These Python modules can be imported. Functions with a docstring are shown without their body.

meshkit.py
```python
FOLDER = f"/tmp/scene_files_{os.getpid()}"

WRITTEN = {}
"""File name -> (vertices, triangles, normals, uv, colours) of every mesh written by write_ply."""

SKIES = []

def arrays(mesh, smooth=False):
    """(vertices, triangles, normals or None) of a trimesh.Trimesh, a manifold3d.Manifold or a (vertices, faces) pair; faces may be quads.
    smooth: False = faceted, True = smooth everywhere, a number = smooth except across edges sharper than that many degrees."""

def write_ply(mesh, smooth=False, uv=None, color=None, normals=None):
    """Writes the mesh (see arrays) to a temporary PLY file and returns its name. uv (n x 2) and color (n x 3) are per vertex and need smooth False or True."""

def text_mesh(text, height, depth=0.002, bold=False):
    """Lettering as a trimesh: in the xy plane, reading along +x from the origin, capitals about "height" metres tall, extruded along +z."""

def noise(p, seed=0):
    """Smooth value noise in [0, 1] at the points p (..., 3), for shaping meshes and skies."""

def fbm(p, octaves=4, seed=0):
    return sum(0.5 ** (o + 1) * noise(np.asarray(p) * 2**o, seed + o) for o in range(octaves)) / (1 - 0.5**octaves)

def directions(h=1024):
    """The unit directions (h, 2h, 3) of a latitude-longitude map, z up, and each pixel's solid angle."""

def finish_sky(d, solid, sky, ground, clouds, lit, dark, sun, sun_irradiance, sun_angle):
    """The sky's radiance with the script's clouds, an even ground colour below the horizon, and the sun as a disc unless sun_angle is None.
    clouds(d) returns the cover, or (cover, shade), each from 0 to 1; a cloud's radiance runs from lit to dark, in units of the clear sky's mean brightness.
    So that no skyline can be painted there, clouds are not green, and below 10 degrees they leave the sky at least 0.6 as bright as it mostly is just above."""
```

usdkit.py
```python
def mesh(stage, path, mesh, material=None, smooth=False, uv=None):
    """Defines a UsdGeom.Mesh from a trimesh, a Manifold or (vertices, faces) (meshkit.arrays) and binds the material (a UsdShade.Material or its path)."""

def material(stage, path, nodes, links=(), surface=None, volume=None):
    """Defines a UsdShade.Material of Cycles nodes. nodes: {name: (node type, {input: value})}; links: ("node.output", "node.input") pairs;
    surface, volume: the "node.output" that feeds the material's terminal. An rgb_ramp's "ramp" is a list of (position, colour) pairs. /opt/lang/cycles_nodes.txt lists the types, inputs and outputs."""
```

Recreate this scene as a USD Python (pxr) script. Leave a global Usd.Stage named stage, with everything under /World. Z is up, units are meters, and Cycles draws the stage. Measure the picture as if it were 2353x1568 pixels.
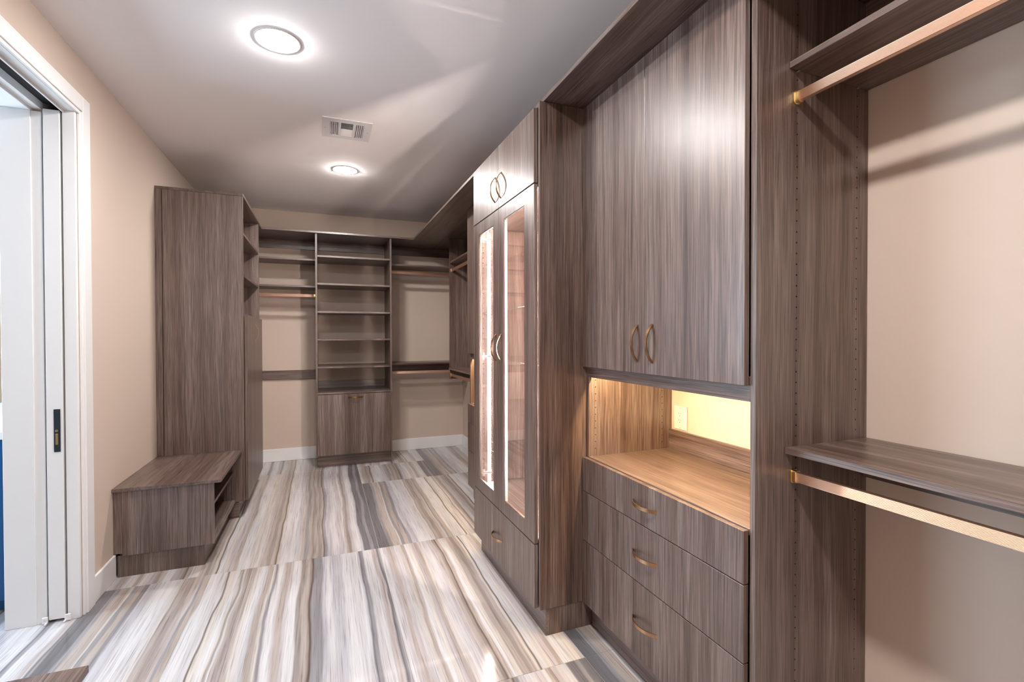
import math, random
import numpy as np, trimesh, manifold3d as m3
import usdkit
from pxr import Usd, UsdGeom, UsdLux, UsdShade, Gf, Sdf

stage = Usd.Stage.CreateInMemory()
UsdGeom.SetStageUpAxis(stage, "Z"); UsdGeom.SetStageMetersPerUnit(stage, 1.0)
world = UsdGeom.Xform.Define(stage, "/World"); stage.SetDefaultPrim(world.GetPrim())
UsdGeom.Scope.Define(stage, "/World/Looks")
rng = random.Random(7)

# ------------------------------------------------------------------ camera, lights, exposure
EXPOSURE = 1.35
LAMP = 165.0            # radiance of the recessed ceiling lights
NICHE = 145.0            # warm LED tape under the wall cupboards
STRIP = 60.0            # LED channels in the glass cabinet
BATH = 46.0             # daylight from the bathroom next door (watts)
YAW, PITCH, ROLL, EYE, FPX = 0.374103, -0.0107993, -0.00194027, 1.373, 1107.215
fw = np.array([math.sin(YAW) * math.cos(PITCH), math.cos(YAW) * math.cos(PITCH), math.sin(PITCH)])
r0 = np.array([math.cos(YAW), -math.sin(YAW), 0]); u0 = np.cross(r0, fw)
cr, sr = math.cos(ROLL), math.sin(ROLL)
rt, up = r0 * cr + u0 * sr, u0 * cr - r0 * sr
cam = UsdGeom.Camera.Define(stage, "/World/camera")
cam.AddTransformOp().Set(Gf.Matrix4d(*rt, 0, *up, 0, *(-fw), 0, 0, 0, EYE, 1))
cam.CreateHorizontalApertureAttr(36.0); cam.CreateVerticalApertureAttr(36.0 * 1568 / 2353)
cam.CreateFocalLengthAttr(FPX / 2353 * 36.0); cam.CreateFStopAttr(0.0)
cam.CreateClippingRangeAttr(Gf.Vec2f(0.02, 100)); cam.CreateExposureAttr(EXPOSURE)
rl = UsdLux.RectLight.Define(stage, "/World/bathroom_daylight")          # the bathroom's window, beyond the doorway
rl.AddTransformOp().Set(Gf.Matrix4d(0, -1, 0, 0, 0, 0, 1, 0, -1, 0, 0, 0, -3.15, 3.15, 1.6, 1))
rl.CreateWidthAttr(1.6); rl.CreateHeightAttr(1.5); rl.CreateIntensityAttr(BATH / 7.0); rl.CreateColorAttr(Gf.Vec3f(0.58, 0.80, 1.0))

# ------------------------------------------------------------------ materials
def mat(name, nodes, links, surface="p.BSDF"):
    return usdkit.material(stage, "/World/Looks/" + name, nodes, links, surface=surface)

def plain(name, color, rough=0.5, metal=0.0, spec=0.5, bump=0.0, bscale=60.0):
    n = {"p": ("principled_bsdf", {"base_color": color, "roughness": rough, "metallic": metal, "specular_ior_level": spec})}
    l = []
    if bump:
        n.update({"g": ("geometry", {}), "t": ("noise_texture", {"scale": bscale, "detail": 3.0}), "b": ("bump", {"strength": bump, "distance": 0.002})})
        l = [("g.position", "t.vector"), ("t.fac", "b.height"), ("b.normal", "p.normal")]
    return mat(name, n, l)

WD = 1.0
def wood(name, axis):
    i = "xyz".index(axis)
    s1 = [17.0] * 3; s1[i] = 0.22
    s2 = [120.0] * 3; s2[i] = 0.9
    s3 = [480.0] * 3; s3[i] = 5.0
    n = {"g": ("geometry", {}), "o": ("object_info", {}),
         "ov": ("vector_math", {"math_type": "scale", "vector1": (17.3, 9.1, 13.7)}),
         "ad": ("vector_math", {"math_type": "add"}),
         "wn": ("noise_texture", {"scale": 1.6, "detail": 2.0}),
         "ws": ("vector_math", {"math_type": "scale", "scale": 0.035}),
         "ad2": ("vector_math", {"math_type": "add"}),
         "m1": ("mapping", {"scale": s1}), "m2": ("mapping", {"scale": s2}), "m3": ("mapping", {"scale": s3}),
         "n1": ("noise_texture", {"scale": 1.0, "detail": 3.0, "roughness": 0.55}),
         "n2": ("noise_texture", {"scale": 1.0, "detail": 2.0, "roughness": 0.6}),
         "n3": ("noise_texture", {"scale": 1.0, "detail": 2.0, "roughness": 0.6}),
         "r1": ("rgb_ramp", {"ramp": [(0.27, (0.056, 0.031, 0.023)), (0.42, (0.106, 0.066, 0.052)), (0.55, (0.135, 0.093, 0.077)), (0.73, (0.178, 0.138, 0.121))]}),
         "r2": ("rgb_ramp", {"ramp": [(0.30, (0.62, 0.57, 0.54)), (0.50, (0.98, 0.97, 0.97)), (0.70, (1.25, 1.26, 1.28))]}),
         "r3": ("rgb_ramp", {"ramp": [(0.33, (0.38, 0.32, 0.29)), (0.47, (0.95, 0.94, 0.94)), (0.66, (1.48, 1.49, 1.52))]}),
         "x1": ("mix", {"mix_type": "multiply", "fac": 1.0}), "x2": ("mix", {"mix_type": "multiply", "fac": 1.0}),
         "b": ("bump", {"strength": 0.12, "distance": 0.001}),
         "p": ("principled_bsdf", {"roughness": 0.35, "specular_ior_level": 1.0})}
    l = [("o.random", "ov.scale"), ("g.position", "ad.vector1"), ("ov.vector", "ad.vector2"),
         ("ad.vector", "wn.vector"), ("wn.color", "ws.vector1"), ("ad.vector", "ad2.vector1"), ("ws.vector", "ad2.vector2"),
         ("ad2.vector", "m1.vector"), ("ad2.vector", "m2.vector"), ("ad.vector", "m3.vector"),
         ("m1.vector", "n1.vector"), ("m2.vector", "n2.vector"), ("m3.vector", "n3.vector"),
         ("n1.fac", "r1.fac"), ("n2.fac", "r2.fac"), ("n3.fac", "r3.fac"),
         ("r1.color", "x1.color1"), ("r2.color", "x1.color2"), ("x1.color", "x2.color1"), ("r3.color", "x2.color2"),
         ("x2.color", "p.base_color"), ("n3.fac", "b.height"), ("b.normal", "p.normal")]
    return mat(name, n, l)

WX, WY, WZ = wood("wood_grain_x", "x"), wood("wood_grain_y", "y"), wood("wood_grain_z", "z")
WALL = plain("wall_paint", (0.60, 0.492, 0.415), 0.75, spec=0.3, bump=0.05, bscale=90)
BWALL = plain("bathroom_paint", (0.78, 0.60, 0.42), 0.7, spec=0.3)
CEIL = plain("ceiling_paint", (0.86, 0.835, 0.84), 0.85, spec=0.25, bump=0.06, bscale=45)
TRIM = plain("white_trim", (0.80, 0.79, 0.79), 0.35)
GROUT = plain("grout", (0.42, 0.38, 0.36), 0.8)
BRONZE = plain("brushed_bronze", (0.46, 0.27, 0.15), 0.32, metal=1.0)
ROD = plain("copper_rod", (0.76, 0.50, 0.36), 0.40, metal=1.0)
BRASS = plain("brass", (0.80, 0.58, 0.28), 0.3, metal=1.0)
STEEL = plain("nickel", (0.72, 0.70, 0.70), 0.28, metal=1.0)
BLACK = plain("black_metal", (0.012, 0.02, 0.03), 0.45)
VENTW = plain("vent_white", (0.70, 0.69, 0.71), 0.45)
VENTD = plain("duct_dark", (0.03, 0.03, 0.032), 0.8)
PLASTIC = plain("white_plastic", (0.82, 0.80, 0.80), 0.4)
IVORY = plain("ivory_plastic", (0.82, 0.80, 0.70), 0.4)
SLOT = plain("outlet_slot", (0.10, 0.085, 0.07), 0.7)
BLUE = plain("blue_lacquer", (0.005, 0.075, 0.22), 0.45)
STONE = plain("white_quartz", (0.80, 0.78, 0.76), 0.25)
GLASS = mat("pane_glass", {"t": ("transparent_bsdf", {"color": (0.97, 0.97, 0.97)}), "g": ("glossy_bsdf", {"color": (1, 1, 1), "roughness": 0.02}),
                           "f": ("layer_weight", {"blend": 0.5}), "q": ("math", {"math_type": "power", "value2": 5.0}),
                           "k": ("math", {"math_type": "multiply_add", "value2": 0.55, "value3": 0.025}), "m": ("mix_closure", {})},
            [("f.facing", "q.value1"), ("q.value", "k.value1"), ("k.value", "m.fac"), ("t.BSDF", "m.closure1"), ("g.BSDF", "m.closure2")], "m.closure")
def glow(name, color, strength):
    return mat(name, {"e": ("emission", {"color": color, "strength": strength})}, [], "e.emission")
LAMPM = glow("lamp_lens", (1.0, 0.955, 0.925), LAMP)
NICHEM = glow("warm_led", (1.0, 0.71, 0.38), NICHE)
STRIPM = glow("white_led", (1.0, 0.86, 0.78), STRIP)
STRIPB = glow("bright_led", (1.0, 0.84, 0.75), STRIP * 3)

# marble-look tile prints: (position across the tile, colour) stripes, read off the four prints that repeat over the floor
C = dict(w=(.55, .53, .535), c=(.53, .485, .455), b=(.39, .335, .305), t=(.29, .25, .232), n=(.13, .09, .07), g=(.265, .252, .262), d=(.155, .147, .155), p=(.45, .405, .41), l=(.46, .445, .465))
PRINTS = {
 1: "0 d .06 d .09 g .12 b .19 c .20 g .23 b .27 g .30 l .36 w .42 w .50 c .515 w .525 t .53 b .56 t .60 b .63 p .645 g .66 b .70 w .80 w .825 n .835 c .88 w .91 c .925 t .94 w .95 b .97 t 1 b",
 2: "0 b .03 c .06 w .09 l .11 b .15 c .17 g .19 w .21 w .235 p .25 b .29 p .31 w .345 w .365 t .40 b .435 t .445 n .46 g .49 g .53 l .56 w .60 l .68 w .78 w .81 l .825 d .835 g .86 w .91 w .93 p .945 b .96 p .975 d .985 g 1 w",
 3: "0 w .03 p .06 b .09 p .12 w .15 c .18 b .21 w .24 c .27 p .30 b .33 c .36 w .40 w .42 p .45 b .48 t .50 n .51 b .54 w .57 c .60 b .64 t .67 b .70 c .72 n .73 w .77 c .80 p .84 b .87 w .92 w .95 c 1 b",
 4: "0 c .03 p .05 b .09 t .12 b .15 n .162 c .18 w .25 w .29 l .32 p .345 b .37 g .40 b .43 t .45 b .48 t .51 b .525 n .535 g .56 l .60 w .66 p .71 w .73 b .75 t .77 p .80 w .85 l .87 d .90 d .93 g .96 d 1 d",
}
def tile_mat(name, pr, x0, w, seed):
    tok = PRINTS[pr].split(); ramp = []
    for a, b in zip(tok[::2], tok[1::2]):
        if ramp:
            ramp.append((max(float(a) - 0.0055, ramp[-1][0] + 1e-4), ramp[-1][1]))
        ramp.append((float(a) + (0.0055 if ramp else 0), C[b]))
    n = {"g": ("geometry", {}), "of": ("vector_math", {"math_type": "add", "vector2": (seed * 3.7, seed * 1.3, 0)}),
         "wn": ("noise_texture", {"scale": 1.15, "detail": 3.0, "roughness": 0.5}), "wm": ("mapping", {"scale": (0.9, 0.95, 1)}),
         "ws": ("math", {"math_type": "multiply_add", "value2": 0.11, "value3": -0.055}),
         "sx": ("separate_xyz", {}), "u": ("math", {"math_type": "multiply_add", "value2": 1 / w, "value3": -x0 / w}),
         "u2": ("math", {"math_type": "add"}), "pp": ("math", {"math_type": "pingpong", "value2": 1.0}), "r": ("rgb_ramp", {"ramp": ramp}),
         "fm": ("mapping", {"scale": (150, 3.0, 1)}), "fn": ("noise_texture", {"scale": 1.0, "detail": 3.0, "roughness": 0.65}),
         "fr": ("rgb_ramp", {"ramp": [(0.28, (0.60, 0.57, 0.56)), (0.46, (0.97, 0.97, 0.97)), (0.72, (1.14, 1.14, 1.14))]}),
         "gm": ("mapping", {"scale": (18, 0.9, 1)}), "gn": ("noise_texture", {"scale": 1.0, "detail": 2.0}),
         "gr": ("rgb_ramp", {"ramp": [(0.3, (0.86, 0.84, 0.83)), (0.6, (1.06, 1.06, 1.06))]}),
         "x": ("mix", {"mix_type": "multiply", "fac": 1.0}), "y": ("mix", {"mix_type": "multiply", "fac": 1.0}),
         "p": ("principled_bsdf", {"roughness": 0.12, "specular_ior_level": 0.45})}
    l = [("g.position", "of.vector1"), ("of.vector", "wm.vector"), ("wm.vector", "wn.vector"), ("wn.fac", "ws.value1"),
         ("g.position", "sx.vector"), ("sx.x", "u.value1"), ("u.value", "u2.value1"), ("ws.value", "u2.value2"), ("u2.value", "pp.value1"), ("pp.value", "r.fac"),
         ("of.vector", "fm.vector"), ("fm.vector", "fn.vector"), ("fn.fac", "fr.fac"), ("of.vector", "gm.vector"), ("gm.vector", "gn.vector"), ("gn.fac", "gr.fac"),
         ("r.color", "x.color1"), ("fr.color", "x.color2"), ("x.color", "y.color1"), ("gr.color", "y.color2"), ("y.color", "p.base_color")]
    return mat(name, n, l)

# ------------------------------------------------------------------ helpers
used = {}
def numbered(parent, name):
    k = (str(parent), name); n = used.get(k, 0); used[k] = n + 1
    return name if n == 0 else f"{name}_{n:03d}"

LOC = {}
def tag(prim, label=None, cat=None, group=None, kind=None):
    for k, v in (("label", label), ("category", cat), ("group", group), ("kind", kind)):
        if v: prim.SetCustomDataByKey(k, v)
    return prim

def thing(name, loc, label=None, cat=None, group=None, kind=None):
    path = "/World/" + numbered("/World", name)
    x = UsdGeom.Xform.Define(stage, path); x.AddTranslateOp().Set(Gf.Vec3d(*loc)); LOC[path] = np.array(loc, float)
    return tag(x.GetPrim(), label, cat, group, kind)

def obj(name, mesh, m, parent=None, smooth=False, label=None):
    """mesh in world coordinates; one Mesh prim under parent (or /World)"""
    pp = str(parent.GetPath()) if parent else "/World"
    path = pp + "/" + numbered(pp, name)
    v, f, _ = usdkit.meshkit.arrays(mesh)
    off = next((LOC[k] for k in LOC if pp == k or pp.startswith(k + "/")), np.zeros(3))
    return usdkit.mesh(stage, path, trimesh.Trimesh(v - off, f, process=False), m, smooth=smooth).GetPrim()

def box(x0, x1, y0, y1, z0, z1, ch=0.0008):
    lo, hi = np.array([x0, y0, z0], float), np.array([x1, y1, z1], float)
    ch = min(ch, (hi - lo).min() * 0.3)
    if ch <= 0:
        return m3.Manifold.cube(list(hi - lo)).translate(list(lo))
    pts = []
    for a in (0, 1):
        for b in (0, 1):
            for c in (0, 1):
                p = np.where([a, b, c], hi, lo); s = np.where([a, b, c], -ch, ch)
                for k in range(3):
                    q = p + s; q[k] = p[k]; pts.append(q)
    return m3.Manifold.hull_points(np.array(pts, np.float64).tolist())

def cyl(p, axis, r, L, n=16, r2=None):
    c = m3.Manifold.cylinder(L, r, r if r2 is None else r2, n)
    c = c.rotate([0, 90, 0]) if axis == "x" else c.rotate([-90, 0, 0]) if axis == "y" else c
    return c.translate(list(p))

def union(ms):
    return m3.Manifold.batch_boolean(list(ms), m3.OpType.Add)

def holes(panel, axis, side, cols, zs, other, r=0.0027, d=0.011):
    """shelf-pin holes drilled into a panel face at axis=side; cols are the coordinates along the panel"""
    hs = []
    for c in cols:
        for z in zs:
            p = [c, side, z] if axis == "y" else [side, c, z]
            k = "xy".index(axis)
            p[k] = side - 0.002 if other > 0 else side - d
            hs.append(cyl(p, axis, r, d + 0.002, 8))
    return panel - union(hs)

def arc_handle(c, along, out, L=0.148, proj=0.031, w=0.0125, t=0.0045):
    """bow pull: c = midpoint of its feet on the face, along = unit vector foot to foot, out = outward normal"""
    along, out = np.array(along, float), np.array(out, float); side = np.cross(along, out)
    R = (L * L / 4 + proj * proj) / (2 * proj); a = math.asin(L / 2 / R); n = 22
    rows = []
    for i in range(n + 1):
        th = -a + 2 * a * i / n
        e = abs(i / n - 0.5) * 2
        tt = t * (1 - 0.25 * e)
        for rr, s in ((R, -w / 2), (R, w / 2), (R - tt, w / 2), (R - tt, -w / 2)):
            rows.append(np.array(c) + along * rr * math.sin(th) + out * (rr * math.cos(th) - (R - proj) ) + side * s)
    v = np.array(rows); f = []
    for i in range(n):
        for k in range(4):
            a0, a1, b0, b1 = 4 * i + k, 4 * i + (k + 1) % 4, 4 * i + 4 + k, 4 * i + 4 + (k + 1) % 4
            f += [[a0, a1, b1], [a0, b1, b0]]
    f += [[0, 2, 1], [0, 3, 2], [4 * n, 4 * n + 1, 4 * n + 2], [4 * n, 4 * n + 2, 4 * n + 3]]
    m = trimesh.Trimesh(v, np.array(f), process=False)
    if m.volume < 0: m.invert()
    return m

def extrude_path(profile, axis, a0, a1, at):
    """profile: list of (u, z) points, extruded along y or x from a0 to a1; at = (u, z) offset"""
    cs = m3.CrossSection([np.array(profile, float).tolist()])
    s = m3.Manifold.extrude(cs, a1 - a0)          # u->x, z->y, extrude->z
    if axis == "y":
        s = s.transform([[1, 0, 0, at[0]], [0, 0, 1, a0], [0, 1, 0, at[1]]])
    else:
        s = s.transform([[0, 0, 1, a0], [1, 0, 0, at[0]], [0, 1, 0, at[1]]])
    m = s.to_mesh(); t = trimesh.Trimesh(m.vert_properties[:, :3], m.tri_verts, process=False)
    if t.volume < 0: t.invert()
    return t

def rod_profile():
    h, w, n = 0.0155, 0.0085, 12
    right = [(w + (0.0 if k % 2 else -0.0006), -h * 0.86 + 2 * h * 0.86 * k / (2 * n)) for k in range(2 * n + 1)]
    top = [(w * math.cos(t), h * 0.86 + h * 0.14 * math.sin(t)) for t in np.linspace(0.3, math.pi - 0.3, 8)]
    left = [(-x, -z) for x, z in right]
    bot = [(-x, -z) for x, z in top]
    return right + top + left + bot
PROF = rod_profile()

def cup_profile(g):
    h, w = 0.0155 + g, 0.0085 + g
    return [(w * math.copysign(abs(math.cos(t)) ** 0.45, math.cos(t)), h * math.copysign(abs(math.sin(t)) ** 0.45, math.sin(t))) for t in np.linspace(0, 2 * math.pi, 28, endpoint=False)]

def rod(parent, axis, a0, a1, u, z):
    r = obj("hanging_rod", extrude_path(PROF, axis, a0 + 0.004, a1 - 0.004, (u, z)), ROD, parent, smooth=25)
    for e0, e1, f0, f1 in ((a0 + 0.0005, a0 + 0.016, a0 + 0.0005, a0 + 0.004), (a1 - 0.016, a1 - 0.0005, a1 - 0.004, a1 - 0.0005)):
        cup = trimesh.util.concatenate([extrude_path(cup_profile(0.0028), axis, e0, e1, (u, z)), extrude_path(cup_profile(0.005), axis, f0, f1, (u, z))])
        obj("rod_bracket", cup, BRASS, r, smooth=30)

# ------------------------------------------------------------------ dimensions fitted to the photograph (metres)
XL, XR, YB, ZC = -1.11, 1.631, 5.853, 2.752
YF = -1.75                       # wall behind the camera
XO = -1.388                      # bathroom face of the left wall
DY0, DY1, DZ = 1.655, 2.968, 2.48   # doorway
T = 0.019
TOP, TOPU = 2.449, 2.430         # closet top board

def structure(name, mesh, m, label, smooth=False):
    p = obj(name, mesh, m, None, smooth); tag(p, label, None, None, "structure"); p.SetCustomDataByKey("category", name.split("_")[0]); return p

# ------------------------------------------------------------------ setting
fl = thing("floor", (0, 2, 0), "floor of large striped grey and beige marble-look tiles", "floor", None, "structure")
obj("grout", box(-3.3, XR + .3, YF - .1, YB + .1, -0.06, -0.0015, 0), GROUT, fl)
XJ = [-3.28, -2.556, -1.833, -1.1135, -0.393, 0.330, 1.033, 1.75]
YJ = [-1.80, -1.09, 0.345, 1.787, 3.205, 4.668, 5.29, 5.90]
LAY = {3: {3: 1, 4: 2, 5: 3, 6: 1}, 4: {3: 3, 4: 4, 5: 1, 6: 4}, 5: {3: 3, 4: 4, 5: 4, 6: 1}, 6: {3: 2, 4: 4, 5: 3, 6: 1}, 2: {3: 1, 4: 4, 5: 4, 6: 1}}
tm = {}
for j in range(len(YJ) - 1):
    for i in range(len(XJ) - 1):
        pr = LAY.get(j, {}).get(i + 0, None) or 1 + (i * 2 + j * 3) % 4
        if (i, pr) not in tm: tm[(i, pr)] = tile_mat(f"tile_print_{pr}_{i}", pr, XJ[i], XJ[i + 1] - XJ[i], 1 + pr + 0.37 * i)
        g = 0.0011
        obj("tile", box(XJ[i] + g, XJ[i + 1] - g, YJ[j] + g, YJ[j + 1] - g, -0.012, 0.0, 0.0006), tm[(i, pr)], fl)

VX, VY = (0.003, 0.309), (3.245, 3.560)
ce = box(-3.3, XR + .3, YF - .1, YB + .1, ZC, ZC + 0.12, 0) - box(VX[0] + .03, VX[1] - .03, VY[0] + .03, VY[1] - .03, ZC - .01, ZC + .10, 0)
LAMPS = [(-0.188, 2.505), (0.18, 4.24), (0.205, 0.72), (0.205, -0.75)]
for x, y in LAMPS: ce = ce - cyl((x, y, ZC - .01), "z", 0.0935, 0.06, 40)
structure("ceiling", ce, CEIL, "smooth matte off-white painted ceiling over the whole closet")
wl = [box(XL - 0.045, XL, DY1, YB + .1, 0, ZC, 0), box(XO, XL - 0.128, DY1, YB + .1, 0, ZC, 0), box(XL - .128, XL - .045, 4.45, YB + .1, 0, ZC, 0),
      box(XO, XL, YF - .1, DY0, 0, ZC, 0), box(XO, XL, DY0, DY1, DZ + .02, ZC, 0)]
structure("wall_left", union(wl), WALL, "beige left wall with the doorway to the bathroom")
structure("wall_back", box(XL, XR + .2, YB, YB + .1, 0, ZC, 0), WALL, "beige back wall behind the far shelves")
structure("wall_right", box(XR, XR + .15, YF - .1, YB, 0, ZC, 0), WALL, "beige right wall behind the cabinets and hanging rods")
structure("wall_front", box(XL, XR, YF - .1, YF, 0, ZC, 0), WALL, "beige wall behind the viewer")
bw = [box(-3.3, -3.2, YF - .1, YB + .1, 0, ZC, 0), box(-3.2, XO, YB, YB + .1, 0, ZC, 0), box(-3.2, XO, YF - .1, YF, 0, ZC, 0)]
structure("wall_bathroom", union(bw), BWALL, "peach bathroom wall seen past the door edge at far left")

def base(name, x0, x1, y0, y1, label):
    structure(name, union([box(x0, x1, y0, y1, 0, 0.137, 0.003)]), TRIM, label)
bb = 0.014
base("baseboard_back", XL + .30, XR - .001, YB - bb, YB - .0005, "white baseboard along the back wall")
base("baseboard_right", XR - bb, XR - .0005, 3.94, YB - bb - .0005, "short white baseboard on right wall beside the far corner")
base("baseboard_left", XL + .0005, XL + bb, 3.066, 3.345, "white baseboard stub between door casing and bench")
base("baseboard_front", XL + .3, XR - .4, YF + .0005, YF + bb, "white baseboard behind the viewer")

# door casing and jambs
cg = thing("trim", (XL, 2.3, 0), "white stepped casing and jambs around the doorway at left", "door trim", None, "structure")
stage.GetPrimAtPath("/World/trim")
def casing(y0, y1, z0, z1, inner, horizontal=False):
    a = box(XL + .0005, XL + .018, y0, y1, z0, z1, 0.0015)
    return a
CI, CO = 2.976, 3.066
obj("casing_leg", union([box(XL + .0005, XL + .018, CI + .012, CO, 0, 2.554, .0015), box(XL + .0005, XL + .011, CI - .006, CI + .013, 0, 2.478, .001)]), TRIM, cg)
obj("casing_leg", union([box(XL + .0005, XL + .018, DY0 - .10, DY0 - .02, 0, 2.554, .0015), box(XL + .0005, XL + .011, DY0 - .021, DY0 - .003, 0, 2.478, .001)]), TRIM, cg)
obj("casing_head", union([box(XL + .0005, XL + .018, DY0 - .02, CI + .012, 2.479, 2.554, .0015), box(XL + .0005, XL + .011, DY0 - .005, CI - .006, 2.462, 2.480, .001)]), TRIM, cg)
obj("jamb", box(-1.1585, XL, 2.948, DY1 - .0005, 0, 2.462, .0012), TRIM, cg)
obj("jamb", union([box(-1.275, -1.237, 2.950, DY1 - .0005, 0, 2.44, .0012), box(XO - .0005, -1.274, 2.943, DY1 - .0005, 0, 2.44, .0015), box(XO - .010, XO, 2.980, 3.06, 0, 2.5, .001)]), TRIM, cg)
obj("jamb", box(XO, XL, DY0 + .0005, DY0 + .02, 0, 2.462, .0012), TRIM, cg)
obj("jamb_head", union([box(-1.1585, XL, DY0, DY1, 2.462, 2.4995, .0012), box(-1.158, -1.150, DY0 + .02, 2.948, 2.450, 2.464, .0008)]), TRIM, cg)
obj("jamb_head", union([box(-1.275, -1.237, DY0, DY1, 2.452, 2.4995, .0012), box(XO, -1.2735, DY0, DY1, 2.440, 2.4995, .0012)]), TRIM, cg)
obj("track", box(-1.2365, -1.159, DY0, DY1, 2.488, 2.4995, 0), VENTD, cg)

dr = thing("door_1", (-1.197, 2.95, 0), "white pocket door leaf slid back, black latch plate on its edge", "door", None, "structure")
obj("leaf", box(-1.229, -1.1665, 2.944, 4.2, .013, 2.455, .002), TRIM, dr)
lp = obj("latch_plate", box(-1.2005, -1.1755, 2.9415, 2.9445, .820, 1.025, .0006), BLACK, dr)
obj("finger_pull", box(-1.194, -1.184, 2.9395, 2.943, .855, .907, .001), BRASS, lp)
obj("latch_button", cyl((-1.1895, 2.9395, .922), "y", .0062, .003, 16), BRASS, lp)
for z in (.838, 1.006): obj("screw", cyl((-1.188, 2.9405, z), "y", .0045, .0015, 12), BLACK, lp)
for x0, x1 in ((-1.2515, -1.229), (-1.166, -1.142)):
    g_ = union([box(x0, x1, 2.934, 2.9425, .003, .034, .002), box(x0 + (.015 if x0 < -1.2 else 0), x1 - (0 if x0 < -1.2 else .016), 2.918, 2.936, .003, .010, .001)])
    g_ = g_ - cyl(((x0 + x1) / 2, 2.930, .019), "y", .004, .006, 12)
    obj("floor_guide", g_, PLASTIC, dr)

# ------------------------------------------------------------------ ceiling lights and vent
prof = [(0.100, 0), (0.1005, .002), (0.099, .0035), (0.0945, .0042), (0.0930, .0038), (0.0930, 0)]
def lathe(pr, n=48):
    v, f = [], []
    for k in range(n):
        a = 2 * math.pi * k / n
        for r_, z in pr: v.append((r_ * math.cos(a), r_ * math.sin(a), -z))
    m = len(pr)
    for k in range(n):
        for i in range(m):
            a, b = k * m + i, k * m + (i + 1) % m; c, d = ((k + 1) % n) * m + i, ((k + 1) % n) * m + (i + 1) % m
            f += [[a, b, d], [a, d, c]]
    t = trimesh.Trimesh(v, f, process=False)
    if t.volume < 0: t.invert()
    return t
def dome(r_, h, n=40, rings=6):
    v, f = [(0, 0, -h)], []
    for j in range(1, rings + 1):
        a = j / rings
        for k in range(n): v.append((r_ * a * math.cos(2 * math.pi * k / n), r_ * a * math.sin(2 * math.pi * k / n), -h * (1 - a ** 2.5)))
    for k in range(n): f.append([0, 1 + (k + 1) % n, 1 + k])
    for j in range(rings - 1):
        for k in range(n):
            a, b = 1 + j * n + k, 1 + j * n + (k + 1) % n
            f += [[a, b, b + n], [a, b + n, a + n]]
    v.append((0, 0, 0.006)); L = len(v) - 1; s = 1 + (rings - 1) * n
    for k in range(n): f.append([L, s + k, s + (k + 1) % n])
    t = trimesh.Trimesh(v, f, process=False)
    if t.volume < 0: t.invert()
    return t
LL = ["round white recessed ceiling light nearest the doorway, before the air vent", "round white recessed ceiling light beyond the air vent, over the far end",
      "round white recessed ceiling light above the viewer", "round white recessed ceiling light behind the viewer"]
lamp0 = None
for (x, y), lab in zip(LAMPS, LL):
    t_ = thing("ceiling_light", (x, y, ZC), lab, "ceiling light", "recessed ceiling lights")
    if lamp0 is None:
        ring, d_ = lathe(prof), dome(.0922, .017)
        for m_ in (ring, d_): m_.apply_translation((x, y, ZC))
        d_.apply_translation((0, 0, -.002))
        obj("trim_ring", ring, PLASTIC, t_, smooth=40); obj("lens", d_, LAMPM, t_, smooth=True)
        lamp0 = t_
    else:
        t_.GetReferences().AddInternalReference(lamp0.GetPath()); t_.SetInstanceable(True)

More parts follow.
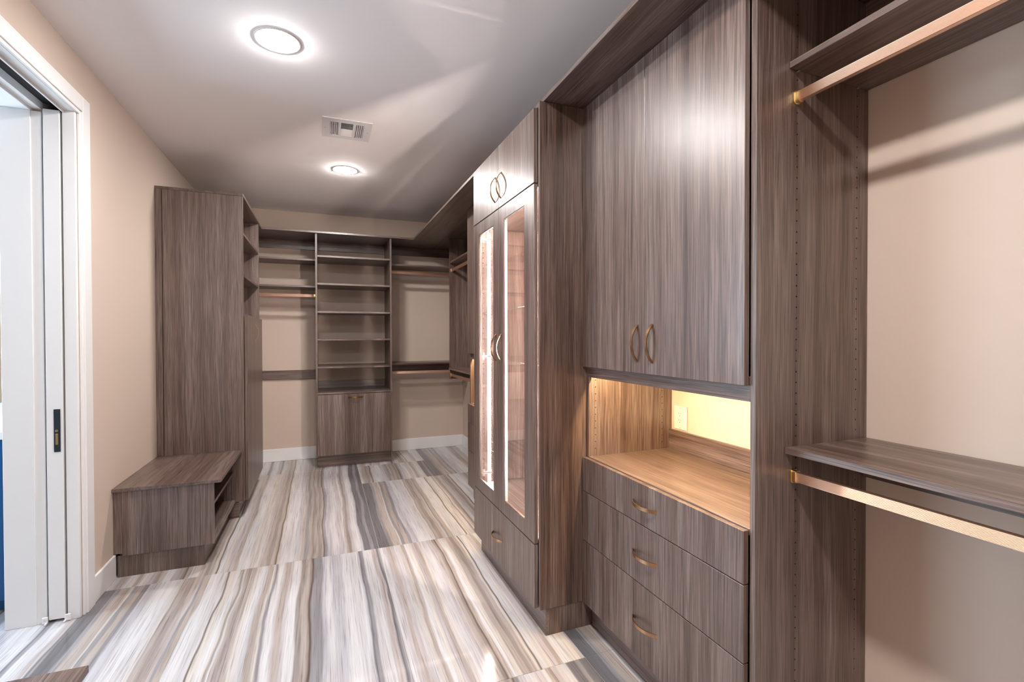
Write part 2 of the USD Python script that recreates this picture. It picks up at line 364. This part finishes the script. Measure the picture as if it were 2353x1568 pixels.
v_ = thing("ceiling_vent", ((VX[0] + VX[1]) / 2, (VY[0] + VY[1]) / 2, ZC), "white three-way louvred air vent register in the ceiling", "air vent")
z1, z0 = ZC - .0005, ZC - .007
x0, x1, y0, y1 = *VX, *VY
fr_ = box(x0, x1, y0, y1, z0, z1, .0025)
secs = [(x0 + .048, x0 + .103), (x0 + .116, x0 + .190), (x0 + .203, x0 + .258)]
ya, yb = y0 + .052, y1 - .045
for a, b in secs: fr_ = fr_ - box(a, b, ya, yb, z0 - .01, z1 + .01, 0)
fr_ = fr_ - box(x0 + .030, x0 + .035, y0 + .11, y0 + .17, z0 - .01, z1 - .002, 0)
obj("frame", fr_, VENTW, v_)
obj("duct", box(x0 + .032, x1 - .032, y0 + .032, y1 - .032, ZC + .07, ZC + .09, 0), VENTD, v_)
def vane(cx, cy, lx, ly, tilt, ax):
    b = box(-lx / 2, lx / 2, -ly / 2, ly / 2, -.0006, .0006, 0)
    return b.rotate([tilt, 0, 0] if ax == "x" else [0, tilt, 0]).translate([cx, cy, z0 + .006])
for k in range(5): obj("louver", vane(secs[0][0] + .004 + k * .0118, (ya + yb) / 2, .011, yb - ya + .004, 40, "y"), VENTW, v_)
for k in range(5): obj("louver", vane(secs[2][0] + .004 + k * .0118, (ya + yb) / 2, .011, yb - ya + .004, -40, "y"), VENTW, v_)
nv = 12
for k in range(nv):
    yy = ya + (k + .5) * (yb - ya) / nv
    obj("louver", vane((secs[1][0] + secs[1][1]) / 2, yy, secs[1][1] - secs[1][0] + .004, .0165, -38 if k >= nv // 2 else 38, "x"), VENTW, v_)
for xx in (x0 + .018, x1 - .020): obj("screw", cyl((xx, (y0 + y1) / 2, z0 - .0012), "z", .0035, .002, 10), STEEL, v_)

# ------------------------------------------------------------------ top board (runs round three walls)
tb = thing("top_board", (0, 5.6, TOPU), "dark wood-grain top board running round three walls above the cabinets", "shelf")
obj("board", box(XL + .001, -0.5535, 4.132, YB - .001, TOPU, TOP), WY, tb)
obj("board", box(-0.553, 0.9315, 5.32, YB - .001, TOPU, TOP), WX, tb)
obj("board", box(0.932, XR - .001, -1.219, YB - .001, TOPU, TOP), WY, tb)
UN = TOPU - .001     # everything below stops here

# ------------------------------------------------------------------ left tower
tw = thing("tower_cabinet", (-.83, 4.62, 0), "tall wood-grain cabinet with corner cubbies above a single door, behind the bench", "cabinet")
ZH = [0.30 + .032 * k for k in range(66)]
obj("side_panel", box(-1.066, -.5565, 4.132, 4.151, .124, UN), WZ, tw)
fp = holes(box(XL + .02, -.5565, 5.091, 5.11, .124, UN), "y", 5.091, (-.593, -.95), [z for z in ZH if 1.56 < z < 2.42], 1)
obj("side_panel", fp, WZ, tw)
obj("filler", box(XL + .001, -1.0685, 4.128, 4.146, .5145, UN), WZ, tw)
obj("back_panel", box(XL + .012, XL + .018, 4.152, 5.0905, .143, UN), WZ, tw)
for z in (2.165, 1.848, 1.545): obj("shelf", box(XL + .019, -.560, 4.1515, 5.0905, z - T, z), WY, tw)
obj("shelf", box(XL + .019, -.558, 4.1515, 5.0905, .125, .144), WY, tw)
d = obj("door", box(-.554, -.535, 4.146, 5.109, .126, 1.530, .001), WZ, tw)
obj("handle", arc_handle((-.535, 4.60, 1.408), (0, 0, 1), (1, 0, 0), L=.142), BRONZE, d, smooth=35)
obj("toe_kick", box(-.626, -.606, 4.16, 5.10, 0, .1235), WY, tw)
obj("toe_kick", box(-1.05, -.597, 4.140, 4.159, 0, .1235), WX, tw)

# ------------------------------------------------------------------ benches
def bench(y0, y1, label, far):
    """bench with open cubby facing the aisle; the end that faces away from its neighbour is closed by a front panel"""
    t_ = thing("bench", (-.84, (y0 + y1) / 2, 0), label, "bench", "low wood-grain benches")
    obj("bench_top", box(XL + .001, -.5745, y0, y1, .495, .514), WY, t_)
    e0, e1 = (y0 + .017, y1 - .001) if far else (y0 + .001, y1 - .017)
    ys = (e0, e1 - T) if far else (e1 - T, e0)
    obj("end_panel", box(XL + .042, -.6155, ys[0], ys[0] + T, .124, .4945), WZ, t_)
    obj("filler", box(XL + .001, XL + .041, ys[0] + .003, ys[0] + T, .138, .4945), WZ, t_)
    inner = holes(box(XL + .042, -.6155, ys[1], ys[1] + T, .124, .4945), "y", ys[1] if far else ys[1] + T, (-.652, -.93), [.2 + .032 * k for k in range(9)], 1 if far else -1)
    obj("end_panel", inner, WZ, t_)
    a, b = min(ys) + T + .0005, max(ys) - .0005
    obj("shelf", box(XL + .025, -.618, a, b, .126, .145), WY, t_)
    obj("shelf", box(XL + .025, -.630, a, b, .336, .355), WY, t_)
    obj("back_panel", box(XL + .016, XL + .024, a, b, .145, .4945), WY, t_)
    k0, k1 = (e0 + .014, e1 - .002) if far else (e0 + .002, e1 - .014)
    ky = k0 if far else k1 - T
    obj("toe_kick", box(XL + bb + .002, -.667, ky, ky + T, 0, .1235), WZ, t_)
    obj("toe_kick", box(-.686, -.667, k0 + T + .0005 if far else k0, k1 if far else k1 - T - .0005, 0, .1235), WY, t_)
bench(3.328, 4.131, "low wood-grain bench with open cubby against the tall left cabinet", True)
bench(.76, 1.569, "corner of a wood-grain bench top cut off at the bottom left of the picture", False)

# ------------------------------------------------------------------ back wall: shelf tower with tilt-out hamper
bt = thing("shelf_tower", (.315, 5.6, 0), "open shelf tower with a drawer-front hamper below, in the middle of the back wall", "shelving unit")
X1, X2, X3, X4 = -.069, -.050, .679, .698
for a, b in ((X1, X2), (X3, X4)): obj("side_panel", box(a, b, 5.345, YB - .015, .124, UN), WZ, bt)
for z in (2.209, 1.923, 1.633, 1.346, 1.057): obj("shelf", box(X2 + .0005, X3 - .0005, 5.350, YB - .002, z - T, z), WX, bt)
obj("shelf", box(X2 + .0005, X3 - .0005, 5.346, YB - .002, .768, .787), WX, bt)
obj("shelf", box(X2 + .0005, X3 - .0005, 5.346, YB - .016, .125, .143), WX, bt)
obj("cleat", box(X2 + .0005, X3 - .0005, YB - T, YB - .001, 2.335, UN), WX, bt)
obj("cleat", box(X2 + .0005, X3 - .0005, YB - T, YB - .001, .7875, .868), WX, bt)
h = obj("hamper_front", box(-.056, .695, 5.325, 5.344, .135, .765, .001), WZ, bt)
obj("handle", arc_handle((.319, 5.325, .731), (1, 0, 0), (0, -1, 0), L=.150), BRONZE, h, smooth=35)
obj("toe_kick", box(-.056, .695, 5.417, 5.436, 0, .1235), WX, bt)
obj("toe_kick", box(-.054, -.035, 5.4365, YB - .016, 0, .1235), WY, bt)
obj("toe_kick", box(.674, .693, 5.4365, YB - .016, 0, .1235), WY, bt)

lb = thing("hanging_bay", (-.59, 5.6, .9), "left hanging bay on the back wall with two shelves over a copper rod", "closet hanging bay")
a, b = XL + .001, X1 - .0005
for z in (2.187, 1.905): obj("shelf", box(a, b, 5.500, YB - .002, z - T, z), WX, lb)
obj("cleat", box(a, b, YB - T, YB - .001, 2.335, UN), WX, lb)
obj("cleat", box(a, b, YB - T, YB - .001, .897, .997), WX, lb)
rod(lb, "x", a, b, 5.545, 1.803)
rb = thing("hanging_bay", (1.16, 5.6, .9), "right hanging bay on the back wall with two shelves, each over a copper rod", "closet hanging bay")
a, b = X4 + .0005, XR - .001
for z, rz in ((2.180, 2.090), (1.070, .960)):
    obj("shelf", box(a, b, 5.500, YB - .002, z - T, z), WX, rb)
    rod(rb, "x", a, b, 5.545, rz)
obj("cleat", box(a, b, YB - T, YB - .001, 2.335, UN), WX, rb)
obj("cleat", box(a, b, YB - T, YB - .001, .955, 1.050), WX, rb)

# ------------------------------------------------------------------ drawer units with lit niche
XD = 1.130
def drawer_unit(y0, y1, label, far):
    """y0/y1: outer limits of its carcass"""
    t_ = thing("drawer_unit", (1.38, (y0 + y1) / 2, 0), label, "cabinet")
    pz = [z for z in ZH if .83 < z < 1.17]
    sp = holes(box(XD + .021, XR - .001, y1 - T, y1, .124, UN), "y", y1 - T, (XD + .058, XR - .06), pz, 1)
    obj("side_panel", sp, WZ, t_)
    if far: obj("side_panel", box(XD + .021, XR - .001, y0, y0 + T, .124, UN), WZ, t_)
    i0, i1 = (y0 + T + .0005 if far else y0 + .0001), y1 - T - .0005
    mid = (y0 + y1) / 2 - .001
    dz0, dz1 = 1.228, 2.424
    for ya_, yb_, hy in ((y0 + .002, mid - .0012, mid - .045), (mid + .0012, y1 - .004, mid + .045)):
        d_ = obj("door", box(XD, XD + T, ya_, yb_, dz0, dz1, .001), WZ, t_)
        obj("handle", arc_handle((XD, hy, 1.343), (0, 0, 1), (-1, 0, 0), L=.146), BRONZE, d_, smooth=35)
    obj("valance", box(XD + .021, XD + .039, i0, i1, 1.180, 1.2345), WY, t_)
    obj("cupboard_floor", box(XD + .0212, XR - .001, i0, i1, 1.235, 1.254), WY, t_)
    obj("led_tape", box(XD + .052, XD + .062, i0 + .06, i1 - .02, 1.2285, 1.2345, .0005), NICHEM, t_)
    obj("countertop", box(XD + .021, XR - .001, i0, i1, .791, .810), WY, t_)
    obj("backsplash", box(XR - .020, XR - .001, i0, i1, .8105, .905), WY, t_)
    obj("carcass_floor", box(XD + .022, XR - .001, i0, i1, .124, .143), WY, t_)
    for z0_, z1_, hz in ((.6495, .806, .726), (.4185, .6465, .531), (.1245, .4155, .270)):
        f_ = obj("drawer", box(XD, XD + T, y0 + .002, y1 - .004, z0_, z1_, .001), WZ, t_)
        obj("handle", arc_handle((XD, mid, hz), (0, 1, 0), (-1, 0, 0), L=.150), BRONZE, f_, smooth=35)
    obj("toe_kick", box(1.180, 1.199, i0, y1 - .002, 0, .1235), WY, t_)
drawer_unit(1.0453, 1.976, "nearer drawer unit with two tall upper doors and a warm lit counter niche", False)
drawer_unit(2.9415, 3.902, "far drawer unit mostly hidden beyond the glass-door cabinet, its niche a glowing sliver", True)

o_ = thing("wall_outlet", (XR - .003, 1.8895, .969), "ivory duplex wall outlet in the warm lit niche", "power outlet")
obj("cover_plate", box(XR - .0065, XR - .0006, 1.8455, 1.9335, .9125, 1.0260, .002), IVORY, o_)
obj("receptacle", box(XR - .0085, XR - .006, 1.8735, 1.9065, .9360, 1.0025, .001), IVORY, o_)
for zc in (.955, .987):
    for yy, hh in ((1.8835, .006), (1.8965, .0075)): obj("slot", box(XR - .0090, XR - .0083, yy - .0011, yy + .0011, zc - hh / 2 + .004, zc + hh / 2 + .004, 0), SLOT, o_)
    obj("slot", cyl((XR - .0090, 1.890, zc - .007), "x", .0022, .0008, 10), SLOT, o_)
for zc in (.921, 1.0175): obj("screw", cyl((XR - .0075, 1.8895, zc), "x", .0028, .0015, 10), STEEL, o_)

# ------------------------------------------------------------------ glass-door cabinet
XG = .893
gc = thing("display_cabinet", (1.26, 2.46, 0), "tall cabinet with two lit glass doors, small doors above and a drawer below", "cabinet")
G0, G1 = 1.977, 2.9405
obj("side_panel", box(XG + .0192, XR - .001, G0, G0 + T, .124, UN), WZ, gc)
hp = [z for z in ZH if .46 < z < 2.03]
fsp = holes(box(XG + .021, XR - .001, G1 - T, G1, .124, UN), "y", G1 - T, (.951,), hp, 1)
fsp = fsp - box(.9785, 1.0005, G1 - T - .01, G1 - T + .008, .4385, 2.0305, 0)
obj("side_panel", fsp, WZ, gc)
i0, i1 = G0 + T + .0005, G1 - T - .0005
obj("back_panel", box(XR - .008, XR - .001, i0, i1, .143, UN), WZ, gc)
obj("cabinet_floor", box(XG + .022, XR - .0085, i0, i1, .419, .438), WY, gc)
obj("cabinet_floor", box(XG + .022, XR - .0085, i0, i1, .1245, .143), WY, gc)
obj("cabinet_ceiling", box(XG + .022, XR - .0085, i0, i1, 2.050, 2.069), WY, gc)
for z in (1.80, 1.52, 1.24, .96, .69): obj("glass_shelf", box(XG + .045, XR - .010, i0 + .001, i1 - .001, z - .006, z, .0006), GLASS, gc)
obj("led_strip", box(.9790, 1.0, G1 - T + .0005, G1 - T + .0075, .4390, 2.030, .0005), STRIPM, gc)
obj("led_strip", box(.9790, 1.0, i0 + .0002, i0 + .004, .4390, 2.030, .0005), STRIPB, gc)
obj("led_strip", box(.917, .927, i0 + .03, i1 - .03, 2.042, 2.0495, .0005), STRIPB, gc)
MID = 2.474
for ya_, yb_, hy in ((G0 + .023, MID - .0012, MID - .042), (MID + .0012, G1 - .003, MID + .052)):
    d_ = obj("upper_door", box(XG, XG + T, ya_, yb_, 2.068, 2.405, .001), WZ, gc)
    obj("handle", arc_handle((XG, hy, 2.180), (0, 0, 1), (-1, 0, 0), L=.142), BRONZE, d_, smooth=35)
for ya_, yb_, oa, ob, hy in ((G0 + .023, MID - .0012, 2.111, 2.389, MID - .040), (MID + .0012, G1 - .003, 2.560, 2.830, MID + .045)):
    fr_ = box(XG, XG + T, ya_, yb_, .4215, 2.0625, .001) - box(XG - .01, XG + .03, oa, ob, .490, 1.992, 0)
    d_ = obj("glass_door", fr_, WZ, gc)
    bead = box(XG + .002, XG + .007, oa, ob, .490, 1.992, 0) - box(XG, XG + .03, oa + .006, ob - .006, .496, 1.986, 0)
    obj("glazing_bead", bead, WZ, d_)
    obj("glass_pane", box(XG + .008, XG + .012, oa, ob, .490, 1.992, 0), GLASS, d_)
    obj("handle", arc_handle((XG, hy, 1.308), (0, 0, 1), (-1, 0, 0), L=.150), BRONZE, d_, smooth=35)
f_ = obj("drawer", box(XG, XG + T, G0 + .023, G1 - .003, .1255, .4165, .001), WZ, gc)
obj("handle", arc_handle((XG, 2.500, .263), (0, 1, 0), (-1, 0, 0), L=.150), BRONZE, f_, smooth=35)
for z in (1.985, 1.243, .501):
    hg = union([box(.930, .972, i1 - .004, i1 - .0002, z - .006, z + .006, .001), cyl((.951, i1 - .004, z + .016), "y", .008, .0038, 14), cyl((.951, i1 - .004, z - .016), "y", .008, .0038, 14),
                box(.944, .958, i1 - .004, i1 - .0002, z - .022, z + .022, .001), box(.917, 1.006, i1 - .016, i1 - .0045, z - .005, z + .005, .001)])
    obj("hinge", hg, STEEL, gc)
obj("toe_kick", box(.940, .959, G0 + .004, G1 - .003, 0, .1235), WY, gc)
obj("toe_kick", box(.9595, XR - .002, G0 + .004, G0 + .023, 0, .1235), WZ, gc)

# ------------------------------------------------------------------ hanging sections on the right wall
def hanging(y0, y1, near, label):
    """near: the section beside the viewer (its tall panel is at y1); far: a short wall-hung panel at y1"""
    t_ = thing("hanging_section", (1.46, (y0 + y1) / 2, .9), label, "closet hanging section")
    if near:
        pz1 = [z + .0 for z in [2.032 - .032 * k for k in range(-10, 56)]]
        pn = holes(box(1.151, XR - .001, y1, y1 + T, 0, UN), "y", y1, (1.312, 1.577), [z for z in pz1 if .3 < z < 2.40], 1)
        obj("side_panel", pn, WZ, t_)
        obj("side_panel", box(1.151, XR - .001, y0 - T, y0, 0, UN), WZ, t_)
        zt, zb, r1, r2 = 2.175, 1.043, 2.075, .955
        for yy, zz, xx in ((y1 - .006, zt - T - .003, 1.312), (y1 - .006, zt - T - .003, 1.577)):
            obj("shelf_pin", cyl((xx, yy, zz), "y", .0025, .006, 10), STEEL, t_)
    else:
        obj("side_panel", holes(box(1.281, XR - .001, y1, y1 + T, .906, UN), "y", y1, (1.318, 1.577), [z for z in ZH if 1.1 < z < 2.40], 1), WZ, t_)
        zt, zb, r1, r2 = 2.175, 1.030, 2.085, .950
    obj("shelf", box(1.279, XR - .002, y0 + .0005, y1 - .0005, zt - T, zt), WY, t_)
    obj("shelf", box(1.267, XR - .002, y0 + .0005, y1 - .0005, zb - T, zb), WY, t_)
    obj("cleat", box(XR - T, XR - .001, y0 + .0005, y1 - .0005, zb - T - .105, zb - T - .0005), WY, t_)
    obj("cleat", box(XR - T, XR - .001, y0 + .0005, y1 - .0005, 2.335, UN), WY, t_)
    rod(t_, "y", y0, y1, 1.308, r1)
    rod(t_, "y", y0, y1, 1.300, r2)
hanging(-1.2, 1.026, True, "nearest hanging section at right with two shelves over ribbed copper rods")
hanging(3.903, 5.11, False, "far hanging section at right with wall-hung side panel, before the corner")

# ------------------------------------------------------------------ bathroom glimpse
va = thing("vanity", (-1.75, 4.0, 0), "navy blue vanity with white counter glimpsed past the door edge at far left", "vanity")
obj("body", box(-2.10, -1.402, 3.14, 4.7, .06, .865, .002), BLUE, va)
obj("plinth", box(-2.05, -1.45, 3.18, 4.68, 0, .0595), BLUE, va)
obj("counter", box(-2.13, -1.400, 3.12, 4.72, .8655, .905, .003), STONE, va)
obj("backsplash", box(-1.430, -1.400, 3.12, 4.72, .9055, 1.01, .002), STONE, va)
